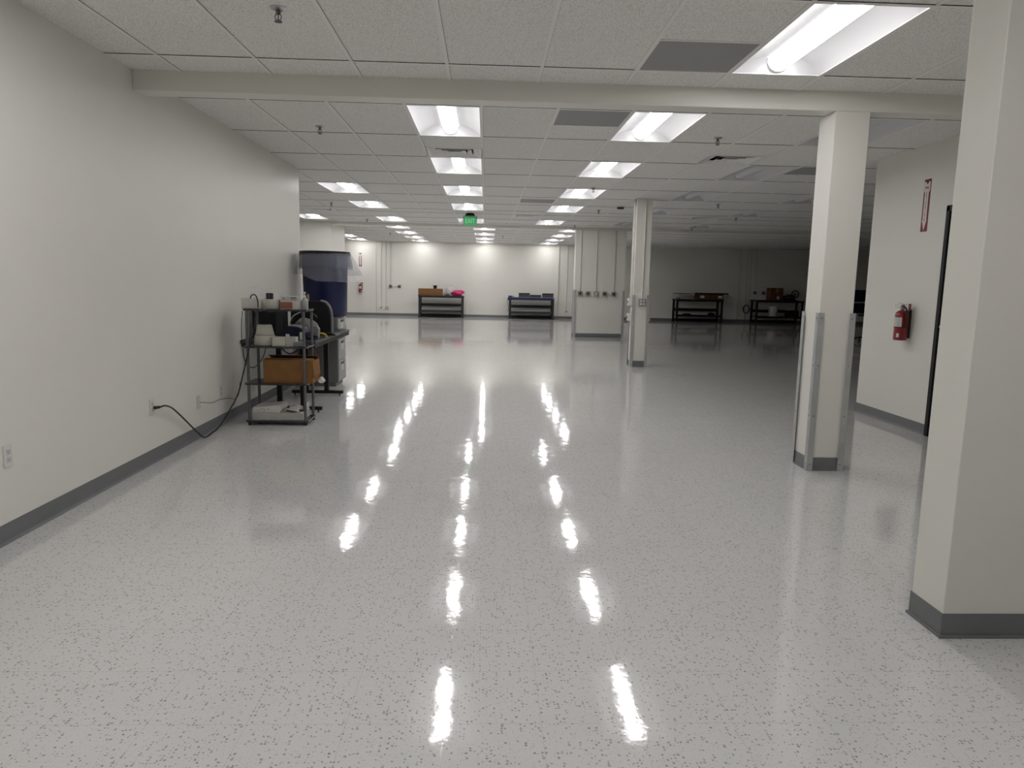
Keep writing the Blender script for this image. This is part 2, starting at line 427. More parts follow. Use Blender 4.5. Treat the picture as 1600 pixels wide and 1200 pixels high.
# ---- cove baseboards (100 mm, flared toe)
def cove(name, p0, p1, nrm, parent=None, h=.1016):
    p0 = Vector((*p0, 0)); p1 = Vector((*p1, 0)); n = Vector((*nrm, 0)).normalized()
    prof = [(0, h), (.003, h), (.0042, .03), (.006, .014), (.011, .004), (.017, 0), (0, 0)]
    bm = MB(); A = [bm.bm.verts.new(p0+n*a+Vector((0, 0, z+.0004))) for a, z in prof]; B = [bm.bm.verts.new(p1+n*a+Vector((0, 0, z+.0004))) for a, z in prof]
    k = len(prof)
    for i in range(k): bm.bm.faces.new((A[i], A[(i+1) % k], B[(i+1) % k], B[i]))
    bm.bm.faces.new(A[::-1]); bm.bm.faces.new(B)
    o = bm.build(name, M['base'], parent)
    if not parent: struct(o)
    return o
cove('baseboard_left', (-2.42, -3.85), (-2.42, 9.61), (1, 0))
cove('baseboard_left_end', (-2.60, 9.61), (-2.405, 9.61), (0, 1))
cove('baseboard_back', (XL, YB), (XR, YB), (0, -1))
cove('baseboard_far_left', (XL, 18.2), (-3.805, 18.2), (0, -1))
cove('baseboard_far_left_side', (-3.82, 18.2), (-3.82, 19.9), (1, 0))
cove('baseboard_right', (4.2, 7.875), (4.2, 6.555), (-1, 0))
cove('baseboard_right_back', (4.2, 7.86), (XR, 7.86), (0, 1))

# ================================================================== troffers
def make_troffer(name, label, group, lensmat):
    t = thing(name, label, 'ceiling light', (0, 0, H), 0, group)
    fr = MB()
    fr.box(-.302, .302, -.607, -.592, -.005, .002); fr.box(-.302, .302, .592, .607, -.005, .002)
    fr.box(-.302, -.287, -.592, .592, -.005, .002); fr.box(.287, .302, -.592, .592, -.005, .002)
    fr.build('frame', M['white'], t)
    r = MB(); n = 8; D = .085
    for s in (-1, 1):
        pf = [(s*(.287-.205*i/n), D*math.sin(PI/2*(i/n)**.8)) for i in range(n+1)]
        A = [r.bm.verts.new((x, -.592, z)) for x, z in pf]; B = [r.bm.verts.new((x, .592, z)) for x, z in pf]
        for i in range(n): r.bm.faces.new((A[i], A[i+1], B[i+1], B[i]))
    r.box(-.09, .09, -.592, .592, D, D+.004)
    for s in (-1, 1):   # end plates, sloping
        v = [r.bm.verts.new(p) for p in ((-.287, s*.592, 0), (.287, s*.592, 0), (.287, s*.545, D), (-.287, s*.545, D))]; r.bm.faces.new(v)
    r.box(-.292, .292, -.598, .598, D+.004, D+.01)
    r.box(-.292, -.288, -.598, .598, .0, D+.01); r.box(.288, .292, -.598, .598, .0, D+.01); r.box(-.288, .288, .594, .598, 0, D+.01); r.box(-.288, .288, -.598, -.594, 0, D+.01)
    r.build('reflector', M['wing'], t, smooth=True)
    l = MB(); n = 12; w_ = .074
    pf = [(w_*math.cos(PI+PI*i/n), D-.002+.075*math.sin(PI+PI*i/n)) for i in range(n+1)]
    l.prism(pf, 'y', -.562, .562); l.build('lens', lensmat, t, smooth=True)
    for s in (-1, 1):
        MB().tube([(x*1.03, s*.564, z-.0015) for x, z in pf], .0022, 5, 0).build('lens_end_ring', M['grey'], t)
    return t
desc = {
 'mid': 'lit troffer, {} of the row running from the beam towards the exit sign',
 'right': 'lit troffer, {} past the beam in the row right of the exit sign',
 'left': 'lit troffer, {} of the row beyond the end of the left wall',
 'edge': 'lit troffer at far left just peeking past the end of the left wall',
 'bleft': 'distant lit troffer, {} of the left row beyond the second beam',
 'bmid': 'distant lit troffer, {} of the middle row beyond the second beam',
 'bright': 'distant lit troffer, {} of the right row beyond the second beam',
 'bfar': 'distant lit troffer over the far extinguisher, {} of the leftmost pair',
 'r1': 'unlit troffer, {} of the dark row passing the slim column',
 'r2': 'unlit troffer, {} of the dark row farther right than the slim column'}
TL = make_troffer('ceiling_troffer', '', 'lit ceiling troffers', M['lens']); TU = make_troffer('unlit_ceiling_troffer', '', 'unlit ceiling troffers', M['lens_off'])
for root, L_ in ((TL, lit), (TU, unlit)):
    for n_, (x, y, k, j) in enumerate(L_):
        lab = desc[k].format(ordn[j]); loc = (x+.305, y+.61, H)
        if n_ == 0: root.location = loc; root['label'] = lab
        else: dup(root, loc, 0, lab)
fl = ['large lit troffer nearest the camera, beside the grey perforated grille before the beam',
      'added unseen lit troffer overhead near the left wall, above the picture', 'added unseen lit troffer overhead just in front of the camera position',
      'added unseen lit troffer overhead behind the camera near the left wall', 'added unseen lit troffer overhead on the right']
for (x, y), lab in zip(front, fl): dup(TL, (x+.305, y+.61, H), 0, lab)

# ================================================================== grilles and diffusers
glab = ['large grey perforated return grille beside the nearest troffer, before the beam', 'grey perforated return grille just past the beam, left of a lit troffer',
        'faint distant return grille in the ceiling right of the exit sign', 'dark return grille cut off by the left edge of the guarded column']
def make_grille():
    t = thing('return_grille', glab[0], 'ceiling vent', (0, 0, H), 0, 'perforated return grilles')
    f = MB(); a = .303; b = .288
    f.box(-a, a, -a, -b, -.005, .001); f.box(-a, a, b, a, -.005, .001); f.box(-a, -b, -b, b, -.005, .001); f.box(b, a, -b, b, -.005, .001)
    f.build('frame', M['tbar'], t)
    MB().box(-b, b, -b, b, -.001, .002).build('perforated_plate', M['grille'], t)
    return t
g0 = make_grille()
for n_, (x, y) in enumerate(grilles):
    loc = (x+.305, y+.305, H)
    if n_ == 0: g0.location = loc
    else: dup(g0, loc, 0, glab[n_])
vlab = ['square louvered diffuser between the first two lit troffers past the beam', 'square louvered diffuser right of the ceiling, left of the guarded column',
        'louvered diffuser beyond the end of the left wall', 'distant louvered diffuser right of the exit sign', 'dim louvered diffuser above the dark half of the room',
        'small far diffuser in the lit back ceiling', 'tiny far diffuser in the dark back ceiling, the left one', 'tiny far diffuser in the dark back ceiling, the right one']
def make_vent():
    t = thing('supply_diffuser', vlab[0], 'ceiling vent', (0, 0, H), 0, 'louvered supply diffusers')
    def ring(m_, a0, z0, a1, z1, th=.002):
        for q in range(4):
            R_ = Matrix.Rotation(q*PI/2, 4, 'Z')
            v = [m_.bm.verts.new(R_ @ Vector(p)) for p in ((-a0, -a0, z0), (a0, -a0, z0), (a1, -a1, z1), (-a1, -a1, z1))]
            v2 = [m_.bm.verts.new(R_ @ Vector((p[0], p[1], p[2]+th))) for p in ((-a0, -a0, z0), (a0, -a0, z0), (a1, -a1, z1), (-a1, -a1, z1))]
            m_.bm.faces.new(v); m_.bm.faces.new(v2[::-1])
            for i in range(4): m_.bm.faces.new((v[i], v2[i], v2[(i+1) % 4], v[(i+1) % 4]))
    f = MB(); ring(f, .303, -.004, .255, -.004); f.build('frame', M['white'], t)
    for a in (.253, .19, .127, .064):
        l = MB(); ring(l, a, -.003, a-.052, .026); l.build('louver', M['white'], t)
    MB().box(-.28, .28, -.28, .28, .06, .064).build('throat', M['gap'], t)  # dark sheet, shade inside the duct put into its colour
    return t
v0 = make_vent()
for n_, (x, y) in enumerate(vents):
    loc = (x+.305, y+.305, H)
    if n_ == 0: v0.location = loc
    else: dup(v0, loc, 0, vlab[n_])

# ================================================================== sprinklers
slab = [((-1.09, 3.98), 'large dark sprinkler head at the top edge, before the beam on the left'), ((-1.54, 6.91), 'sprinkler head just past the beam, left of the first troffer row'),
        ((2.15, 6.91), 'sprinkler head just past the beam, left of the guarded column'), ((1.54, 10.68), 'sprinkler head hanging beside the third troffer of the right row'),
        ((2.12, 13.9), 'small sprinkler head left of the slim column, beside the smoke detector'), ((2.12, 17.62), 'tiny sprinkler head just before the wide pillar'),
        ((3.93, 12.4), 'sprinkler head in the unlit ceiling right of the slim column'), ((5.06, 14.76), 'small sprinkler head deeper in the unlit ceiling'),
        ((5.0, 17.7), 'tiny sprinkler head far in the unlit ceiling'), ((-2.86, 13.67), 'small sprinkler head beyond the left wall, between two lit troffers'),
        ((-2.79, 17.25), 'tiny sprinkler head over the left, just before the second beam'), ((-2.9, 22.2), 'tiny sprinkler head beyond the second beam on the left'),
        ((.5, 22.46), 'tiny sprinkler head beyond the second beam near the middle row')]
s0 = thing('fire_sprinkler', slab[0][1], 'sprinkler', (0, 0, H), 0, 'pendent sprinkler heads')
MB().lathe([(.006, 0), (.042, 0), (.043, -.003), (.030, -.012), (.018, -.013), (.006, -.013)], seg=24).build('escutcheon', M['chrome'], s0, smooth=True)
m = MB(); m.lathe([(.012, -.012), (.012, -.03), (.008, -.034), (.001, -.034)], seg=12)
for s in (-1, 1): m.tube([(s*.010, 0, -.03), (s*.016, 0, -.042), (s*.012, 0, -.056), (s*.002, 0, -.066)], .003, 6, 4)
m.cyl((0, 0, -.034), (0, 0, -.062), .003, 8)
m.build('body', M['screw'], s0, smooth=True)
MB().lathe([(.001, -.066), (.019, -.066), (.021, -.069), (.001, -.069)], seg=16).build('deflector', M['screw'], s0)
for n_, ((x, y), lab) in enumerate(slab):
    if n_ == 0: s0.location = (x, y, H)
    else: dup(s0, (x, y, H), 0, lab)
t = thing('smoke_detector', 'round smoke detector with dark rim left of the slim column top', 'smoke detector', (2.39, 13.1, H))
MB().lathe([(.001, 0), (.085, 0), (.088, -.012), (.075, -.02), (.001, -.021)], seg=28).build('base', M['white'], t, smooth=True)
MB().lathe([(.001, -.02), (.062, -.02), (.066, -.045), (.045, -.055), (.001, -.056)], seg=28).build('sensing_chamber', M['print'], t, smooth=True)

# ---- exit sign hanging from the ceiling
t = thing('exit_sign', 'green lit exit sign hanging from the ceiling on a black canopy', 'exit sign', (-.345, 15.2, H))
MB().lathe([(.001, 0), (.075, 0), (.10, -.035), (.1, -.05), (.001, -.05)], seg=24).build('canopy', M['blackp'], t, smooth=True)
box('housing', M['lgrey'], (-.145, .145, -.018, .018, -.262, -.05), t, bevel=.004)
fc = box('face_panel', M['green'], (-.125, .125, -.0205, -.018, -.25, -.07), t)
text('exit_letters', 'EXIT', .125, M['greenlet'], fc, (0, -.022, -.16), (PI/2, 0, 0), sx=.8)

# ================================================================== columns
def guards(t, xs, ys, x0, x1, y0, y1, htop=1.19, leg=.042, th=.0025):
    """L shaped steel corner guards; corners listed as (sx, sy)"""
    for sx, sy in xs:
        cx = x1 if sx > 0 else x0; cy = y1 if sy > 0 else y0
        g = MB()
        a, b = sorted((cx+sx*th, cx-sx*leg)); c, d_ = sorted((cy+sy*.0008, cy+sy*th)); g.box(a, b, c, d_, .001, htop)
        a, b = sorted((cx+sx*.0008, cx+sx*th)); c, d_ = sorted((cy, cy-sy*leg)); g.box(a, b, c, d_, .001, htop)
        go = g.build('corner_guard', M['guard'], t)
        s = MB()
        for z in (.05, .42, .80, htop-.04):
            s.cyl((cx-sx*leg*.55, cy+sy*th, z), (cx-sx*leg*.55, cy+sy*(th+.002), z), .005, 8)
            s.cyl((cx+sx*th, cy-sy*leg*.55, z), (cx+sx*(th+.002), cy-sy*leg*.55, z), .005, 8)
        s.build('guard_screws', M['screw'], go)
def column(name, label, x0, x1, y0, y1, ztop, corners, leg=.042, htop=1.19):
    cx, cy = (x0+x1)/2, (y0+y1)/2; t = thing(name, label, 'column', (cx, cy, 0))
    x0 -= cx; x1 -= cx; y0 -= cy; y1 -= cy
    box('shaft', M['wall'], (x0, x1, y0, y1, 0, ztop), t, bevel=.004)
    h = .1016; b = MB(); e = .004
    for zz0, zz1, ee in ((.012, h, e), (.0006, .012, .012)):
        b.box(x0-ee, x1+ee, y0-ee, y0-.0006, zz0, zz1); b.box(x0-ee, x1+ee, y1+.0006, y1+ee, zz0, zz1)
        b.box(x0-ee, x0-.0006, y0, y1, zz0, zz1); b.box(x1+.0006, x1+ee, y0, y1, zz0, zz1)
    b.build('cove_base', M['base'], t, bevel=.002)
    if corners: guards(t, corners, None, x0-.0125, x1+.0125, y0-.0125, y1+.0125, htop, leg)
    return t
ALLC = [(-1, -1), (1, -1), (-1, 1), (1, 1)]
column('square_column', 'white square column with steel corner guards under the near beam', 2.455, 2.705, 5.215, 5.465, 2.61, ALLC)
c3 = column('square_column', 'slim white square column with outlet boxes and conduit, in the middle distance', 2.43, 2.685, 11.84, 12.09, H, ALLC)
c4 = column('wide_pillar', 'wide white pillar with five electrical boxes and grey base', 2.24, 3.50, 18.19, 18.50, 2.675, ALLC, leg=.06)
column('wide_column', 'large white column in the right foreground with a tall grey base', 1.835, 2.60, 2.635, 2.845, H, [])

# ---- conduits and boxes
def conduit(label, pts, r=.011, group='painted conduits'):
    o = MB().tube(pts, r, 8, 0).build('electrical_conduit', M['conduit'], smooth=True)
    tag(o, label, 'conduit', group); return o
def ebox(label, loc, nrm, s=.115, d=.05, kind='lock', group='electrical boxes'):
    """box on a wall; nrm = outward normal as angle about z (0 -> faces -Y)"""
    t = thing('outlet_box', label, 'outlet box', loc, nrm, group)
    box('back_box', M['boxm'] if kind != 'white' else M['wplate'], (-s/2, s/2, -d, -.0005, -s/2, s/2), t, bevel=.003)
    if kind == 'lock':
        MB().cyl((0, -d, 0), (0, -d-.006, 0), s*.27, 18).build('receptacle', M['print'], t)
    elif kind == 'quad':
        for a in (-1, 1):
            for b in (-1, 1): box('receptacle', M['wplate'], (a*s*.22-s*.16, a*s*.22+s*.16, -d-.005, -d, b*s*.22-s*.15, b*s*.22+s*.15), t)
    elif kind == 'duplex':
        for b in (-1, 1): box('receptacle', M['wplate'], (-s*.34, s*.34, -d-.005, -d, b*s*.2-s*.13, b*s*.2+s*.13), t)
    else:
        MB().cyl((0, -d, 0), (0, -d-.005, 0), s*.2, 14).build('receptacle', M['print'], t)
    return t
Y4 = 18.19
for x, lab in ((2.375, 'left'), (2.77, 'middle'), (3.23, 'right')):
    conduit('thin painted conduit running down the wide pillar face, the %s one' % lab, [(x, Y4-.012, 2.674), (x, Y4-.012, 1.16)])
for x, k, lab in ((2.375, 'lock', 'steel box with black receptacle at the left end of the pillar row'), (2.575, 'lock', 'steel box with black receptacle, second from left on the wide pillar'),
                  (2.775, 'duplex', 'steel box with white duplex outlet in the middle of the wide pillar'), (2.995, 'lock', 'steel box with black receptacle, fourth from left on the wide pillar'),
                  (3.228, 'lock', 'steel box with black receptacle at the right end of the pillar row')):
    ebox(lab, (x, Y4, 1.10), 0, kind=k)
for a, b, lab in ((2.435, 2.515, 'short conduit stub joining the two left boxes on the wide pillar'), (3.055, 3.168, 'short conduit stub joining the two right boxes on the wide pillar')):
    conduit(lab, [(a, Y4-.025, 1.10), (b, Y4-.025, 1.10)], .009)
Y3 = 11.84
conduit('thin painted conduit down the front of the slim column to its quad outlet', [(2.575, Y3-.012, H-.005), (2.575, Y3-.012, 1.13)])
conduit('painted conduit down the left side of the slim column, the nearer one', [(2.418, 11.91, H-.005), (2.418, 11.91, 1.13)])
conduit('painted conduit down the left side of the slim column, the farther one', [(2.418, 12.0, H-.005), (2.418, 12.0, 1.13)])
ebox('steel quad outlet on the front face of the slim column', (2.575, Y3, 1.07), 0, kind='quad')
for z, n_ in ((1.07, 'upper'), (.82, 'lower')):
    ebox('%s white outlet box on the left side of the slim column' % n_, (2.43, 11.965, z), -PI/2, kind='white', d=.06, s=.12)
    ebox('%s white outlet box on the right side of the slim column' % n_, (2.685, 11.965, z), PI/2, kind='white', d=.06, s=.12)
# back wall: convert positions read at Y 28 to the wall
def bx(x): return x*.968
def bz(z): return 1.374+(z-1.374)*.968-.06
yb = YB-.013
conduit('thin full height strip at the left of the back wall conduits', [(bx(-4.19), yb, H-.002), (bx(-4.19), yb, .104)], .007)
conduit('back wall conduit dropping to the low outlet with a black plug', [(bx(-3.99), yb, H-.002), (bx(-3.99), yb, .36)])
conduit('back wall conduit dropping to the low white outlet', [(bx(-3.82), yb, H-.002), (bx(-3.82), yb, .34)])
conduit('back wall conduit dropping to the pair of steel boxes', [(bx(-3.64), yb, H-.002), (bx(-3.64), yb, bz(1.15)+.06)])
conduit('horizontal conduit linking the pair of steel boxes on the back wall', [(bx(-3.58), yb, bz(1.15)), (bx(-3.36), yb, bz(1.15))], .009)
ebox('steel box at the left end of the linked pair on the back wall', (bx(-3.65), YB, bz(1.15)), 0)
ebox('steel box at the right end of the linked pair on the back wall', (bx(-3.31), YB, bz(1.148)), 0)
ebox('low outlet with a black plug on the back wall left of the bench', (bx(-4.0), YB, .30), 0, kind='white')
ebox('low white outlet on the back wall beside the one with the plug', (bx(-3.80), YB, .28), 0, kind='duplex', d=.03)
conduit('pale full height conduit on the back wall right of the blue edged bench', [(bx(2.80), yb-.01, H-.002), (bx(2.80), yb-.01, .104)], .02)
conduit('thin conduit left of the wide pillar dropping to a low box', [(bx(3.14), yb, H-.002), (bx(3.14), yb, .34)])
ebox('low box on the back wall just left of the wide pillar', (bx(3.14), YB, .28), 0, kind='white')
for x, zb, lab in ((9.87, .104, 'leftmost conduit on the dark back wall, reaching the floor'), (10.15, .62, 'second conduit on the dark back wall, ending above the cord coil'),
                   (10.30, .62, 'third conduit on the dark back wall, beside the cord coil'), (10.49, bz(1.18)+.05, 'rightmost conduit on the dark back wall, ending at a box')):
    conduit(lab, [(bx(x), yb, H-.002), (bx(x), yb, zb)])
ebox('dark box under the rightmost conduit of the dark back wall', (bx(10.515), YB, bz(1.176)), 0)
ebox('dark box standing alone left of the brown carton on the dark back wall', (bx(10.86), YB, bz(1.17)), 0)
t = thing('hanging_cord_coil', 'coil of black cord hanging low on the dark back wall between the dark benches', 'cord', (bx(10.2), YB-.04, .5))
m = MB()
for k in range(4):
    m.tube([(.11*math.sin(a)+.006*k, -.006*k, .16*math.cos(a)) for a in [2*PI*i/20 for i in range(21)]], .009, 6, 0)
m.build('coil', M['rubber'], t, smooth=True)
MB().tube([(-.02, 0, -.16), (-.03, 0, -.3), (-.025, 0, -.49)], .007, 6).build('tail', M['rubber'], t, smooth=True)
MB().cyl((0, 0, .15), (0, .04, .15), .012, 8).build('hook', M['chrome'], t)

# ================================================================== fire extinguishers and signs
def extinguisher(label, loc, rz):
    """local frame: wall plane at y=0, faces -Y"""
    t = thing('fire_extinguisher', label, 'fire extinguisher', loc, rz)
    cy = -.085
    MB().lathe([(.002, 0), (.055, 0), (.062, .006), (.062, .245), (.056, .27), (.038, .288), (.018, .296), (.018, .305), (.002, .305)], (0, cy, 0), 28).build('tank', M['red'], t, smooth=True)
    m = MB(); m.lathe([(.002, .300), (.020, .300), (.020, .325), (.014, .33), (.014, .35), (.002, .35)], (0, cy, 0), 16); m.box(-.022, .012, cy-.012, cy+.012, .322, .345)
    v = m.build('valve', M['boxm'], t, bevel=.002)
    m = MB(); m.box(-.105, .015, cy-.010, cy+.010, .352, .358, Matrix.Rotation(.12, 4, 'Y')); m.build('lever', M['chrome'], v, bevel=.002)
    m = MB(); m.box(-.09, .01, cy-.009, cy+.009, .318, .323, Matrix.Rotation(-.05, 4, 'Y')); m.build('carry_handle', M['chrome'], v, bevel=.002)
    MB().tube([(-.07+.026*math.cos(a), cy-.02, .335+.018*math.sin(a)) for a in [2*PI*i/14 for i in range(15)]], .0018, 5, 0).build('pin_ring', M['chrome'], v)
    MB().cyl((0, cy-.012, .337), (0, cy-.024, .337), .012, 14).build('gauge', M['wplate'], v)
    MB().tube([(.012, cy, .335), (.04, cy-.01, .335), (.068, cy, .30), (.073, cy, .22), (.072, cy, .12)], .0085, 8).build('hose', M['rubber'], t, smooth=True)
    MB().lathe([(.0635, .125), (.0635, .132), (.0645, .132), (.0645, .125)], (0, cy, 0), 28).build('bracket_strap', M['rubber'], t)
    MB().box(-.02, .02, -.024, -.0005, .02, .30).build('wall_bracket', M['rubber'], t)
    # paper label wrapped on the front
    m = MB(); n = 12
    def arc(mm, a0, a1, z0, z1, r):
        A = []; B = []
        for i in range(n+1):
            a = a0+(a1-a0)*i/n; A.append(mm.bm.verts.new((r*math.sin(a), cy-r*math.cos(a), z0))); B.append(mm.bm.verts.new((r*math.sin(a), cy-r*math.cos(a), z1)))
        for i in range(n): mm.bm.faces.new((A[i], A[i+1], B[i+1], B[i]))
    arc(m, -1.0, 1.1, .135, .225, .0627); pl = m.build('paper_label', M['wplate'], t, smooth=True)
    m = MB(); arc(m, -.55, -.22, .138, .222, .0631); m.build('yellow_panel', M['yellow'], pl, smooth=True)
    m = MB()
    for k in range(6): arc(m, -.1, .85, .146+k*.013, .150+k*.013, .0631)
    m.build('printed_lines', M['printgrey'], pl, smooth=True)
    m = MB(); arc(m, .45, .85, .03, .07, .0627); m.build('small_label', M['wplate'], t, smooth=True)
    tg = box('inspection_tag', M['signred'], (.045, .085, cy+.03, cy+.034, .295, .36), t)
    text('tag_number', '5', .035, M['wplate'], tg, (.065, cy+.029, .33), (PI/2, 0, 0))
    MB().tube([(.012, cy, .32), (.035, cy+.02, .30), (.06, cy+.03, .297)], .0015, 5).build('tag_wire', M['chrome'], t)
    return t
def arrow_sign(label, loc, rz):
    t = thing('extinguisher_sign', label, 'sign', loc, rz)
    W_, Hh = .05, .245
    pn_ = box('panel', M['signred'], (-W_, W_, -.004, -.0005, -Hh, Hh), t)
    m = MB()
    m.prism([(-.034, -.155), (-.028, -.155), (0, -.238), (.028, -.155), (.034, -.155), (.030, -.12), (.030, .118), (.046, .14), (.046, .215), (.030, .228), (0, .195), (-.030, .228), (-.046, .215), (-.046, .14), (-.030, .118), (-.030, -.12)], 'y', -.0048, -.0042)
    a = m.build('arrow', M['wplate'], t)
    rr = (PI/2, 0, 0)
    text('sign_letters', 'FIRE', .034, M['signred'], a, (0, -.0055, .165), rr, sx=.95)
    for i, ch in enumerate('EXTINGUISHER'):
        text('sign_letters', ch, .026, M['signred'], a, (0, -.0055, .118-i*.0232), rr)
    return t
extinguisher('red fire extinguisher hung on the right wall beside the dark door frame', (4.2, 6.985, .872), -PI/2)
arrow_sign('narrow red and white arrow sign high on the right wall above the extinguisher', (4.2, 6.905, 2.17), -PI/2)
extinguisher('small distant red extinguisher on the lit back wall at left', (bx(-4.79), YB, bz(.90)), 0)
arrow_sign('small distant arrow sign on the back wall above the far extinguisher', (bx(-4.793), YB, bz(2.13)), 0)

# ================================================================== outlets on the left wall
def wall_outlet(label, y, z, m_=None, kind='duplex'):
    t = thing('wall_outlet', label, 'outlet', (-2.42, y, z), PI/2, 'outlets along the left wall')
    box('cover_plate', m_ or M['wplate'], (-.035, .035, -.006, -.0005, -.057, .057), t, bevel=.002)
    if kind == 'duplex':
        for s in (-1, 1):
            r = box('receptacle', M['paper'], (-.017, .017, -.008, -.006, s*.02-.014, s*.02+.014), t, bevel=.002)
            q = MB(); q.box(-.008, -.006, -.0086, -.008, s*.02-.002, s*.02+.007); q.box(.006, .008, -.0086, -.008, s*.02-.002, s*.02+.006); q.cyl((0, -.008, s*.02-.008), (0, -.0086, s*.02-.008), .0028, 8)
            q.build('slots', M['print'], r)
    else:
        box('receptacle', M['paper'], (-.009, .009, -.009, -.006, -.009, .009), t)
    return t
wall_outlet('white duplex outlet low on the left wall at the left edge, nothing plugged in', 3.66, .443)
wall_outlet('white wall outlet with the thick black plug in it', 5.25, .415)
wall_outlet('cream wall plate with a thin cord, between the plug and the shelf', 6.10, .305, M['cream'], 'jack')
wall_outlet('white wall outlet closest to the black shelf unit, partly behind its cord', 6.62, .32)
t = thing('power_cable', 'thick black power cord drooping from the left wall outlet up to the shelf unit', 'cord', (-2.4, 5.27, .40))
o_ = Vector((-2.4, 5.27, .40))
def rel(pts): return [tuple(Vector(p)-o_) for p in pts]
MB().tube(rel([(-2.372, 5.285, .408), (-2.36, 5.33, .41), (-2.375, 5.47, .372), (-2.38, 5.61, .298), (-2.38, 5.78, .189), (-2.375, 5.95, .075), (-2.365, 6.06, .010), (-2.363, 6.22, .014), (-2.355, 6.38, .040),
     (-2.30, 6.5, .17), (-2.25, 6.58, .30), (-2.21, 6.59, .45), (-2.18, 6.595, .57), (-2.14, 6.60, .735), (-2.105, 6.60, .85), (-2.085, 6.605, .93), (-2.083, 6.61, 1.0)]), .0065, 8).build('cable', M['rubber'], t, smooth=True)
m = MB(); m.cyl(rel([(-2.41, 5.262, .405)])[0], rel([(-2.372, 5.285, .408)])[0], .014, 12, .009); m.build('plug', M['rubber'], t, bevel=.002)
t = MB().tube([(-2.405, 6.10, .303), (-2.385, 6.13, .298), (-2.39, 6.33, .262), (-2.385, 6.5, .262), (-2.38, 6.7, .24), (-2.37, 6.85, .21), (-2.36, 6.93, .25), (-2.36, 6.97, .36)], .0025, 6).build('thin_cord', M['rubber'], smooth=True)
tag(t, 'thin black cord from the cream wall plate running behind the shelf unit', 'cord')
t = MB().tube([(-2.13, 7.06, .70), (-2.14, 7.03, .62), (-2.18, 7.0, .54), (-2.235, 7.0, .495), (-2.29, 6.99, .52), (-2.325, 6.99, .62), (-2.33, 7.02, .75), (-2.32, 7.1, .765)], .0045, 6).build('loop_cord', M['rubber'], smooth=True)
tag(t, 'black cord hanging in a loop behind the shelf unit, level with the carton', 'cord')
t = MB().tube([(-2.195, 6.612, 1.06), (-2.205, 6.605, .95), (-2.208, 6.605, .86), (-2.206, 6.606, .80), (-2.20, 6.615, .742)], .0035, 6).build('side_cord', M['rubber'], smooth=True)
tag(t, 'thin black cord running down beside the left front post of the shelf unit', 'cord')
t = MB().tube([(-2.145, 6.69, 1.172), (-2.135, 6.68, 1.193), (-2.115, 6.67, 1.205), (-2.088, 6.66, 1.198), (-2.072, 6.655, 1.16), (-2.068, 6.655, 1.12), (-2.066, 6.645, 1.092)], .0055, 8).build('cord_end', M['rubber'], smooth=True)
tag(t, 'curved black cord end standing up over the top shelf', 'cord')

# ================================================================== shelf unit
SX0, SX1, SY0, SY1 = -2.215, -1.64, 6.64, 6.99
t = thing('shelving_unit', 'black four shelf stand on grey tubular posts against the left wall', 'shelf', ((SX0+SX1)/2, (SY0+SY1)/2, 0))
cx, cy = t.location.x, t.location.y
for z in (.035, .385, .728, 1.068):
    MB().prism([(SX0-cx, SY0-cy+.03), (SX0-cx+.02, SY0-cy), (SX1-cx-.02, SY0-cy), (SX1-cx, SY0-cy+.03), (SX1-cx, SY1-cy-.02), (SX1-cx-.02, SY1-cy), (SX0-cx+.02, SY1-cy), (SX0-cx, SY1-cy-.02)], 'z', z-.008, z+.008).build('shelf', M['darkglass'], t, bevel=.002)
for x in (SX0+.04, SX1-.022):
    for y in (SY0+.018, SY1-.025):
        m = MB()
        for a, b in ((.043, .377), (.393, .72), (.736, 1.06)): m.cyl((x-cx, y-cy, a), (x-cx, y-cy, b), .0135, 16)
        p = m.build('post', M['post'], t, smooth=True)
        MB().cyl((x-cx, y-cy, 0), (x-cx, y-cy, .027), .015, 14).build('foot', M['rubber'], p)
m = MB()
for x in (-.24, -.03, .22): m.box(x-.012, x+.012, -.10, -.07, .012, .027)
m.build('edge_clips', M['blackp'], t)
ZT = 1.0765; Z2 = .7365; Z3 = .3935; Z4 = .0435
# ---- top shelf
t = tag(box('white_box', M['paper'], (-2.235, -2.06, 6.70, 6.82, ZT, ZT+.095), bevel=.004), 'plain white paper box at the left end of the top shelf', 'box')
t = thing('clear_tub', 'clear plastic tub with lid behind the white box on the top shelf', 'container', (-2.115, 6.925, ZT))
MB().lathe([(.001, 0), (.078, 0), (.082, .005), (.088, .175), (.090, .18)], seg=28).build('tub_wall', M['clear'], t, smooth=True)
MB().lathe([(.001, .186), (.092, .186), (.094, .178)], seg=28).build('lid', M['clear'], t, smooth=True)
t = tag(MB().blob((-2.049, 6.73, ZT+.04), (.009, .03, .042), 5, .1).build('crumpled_film', M['clear'], smooth=True), 'small crumpled clear film between the white box and white tape roll', 'plastic film')
t = thing('white_tape_roll', 'wide white roll in the middle of the top shelf', 'roll', (-1.965, 6.75, ZT))
MB().lathe([(.022, 0), (.064, 0), (.069, .004), (.073, .08), (.071, .088), (.022, .088), (.022, 0)], seg=32).build('wound_tape', M['roll'], t, smooth=True)
MB().lathe([(.018, .001), (.0215, .001), (.0215, .087), (.018, .087), (.018, .001)], seg=20).build('core', M['card2'], t)
t = thing('power_adapter', 'small black cube standing on the white roll of the top shelf', 'adapter', (-1.99, 6.755, ZT+.0885))
box('body', M['blackp'], (-.028, .028, -.025, .025, 0, .055), t, bevel=.004)
box('cover', M['print'], (-.022, .022, -.0262, -.025, .006, .049), t)
t = thing('printed_box', 'white box with orange stripes on the top shelf beside the pump bottle', 'box', (-1.805, 6.75, ZT))
box('carton', M['paper'], (-.075, .085, -.05, .06, 0, .075), t, bevel=.002)
m = MB()
for k in range(4): m.box(-.072, .035, -.0512, -.05, .006+k*.0165, .017+k*.0165)
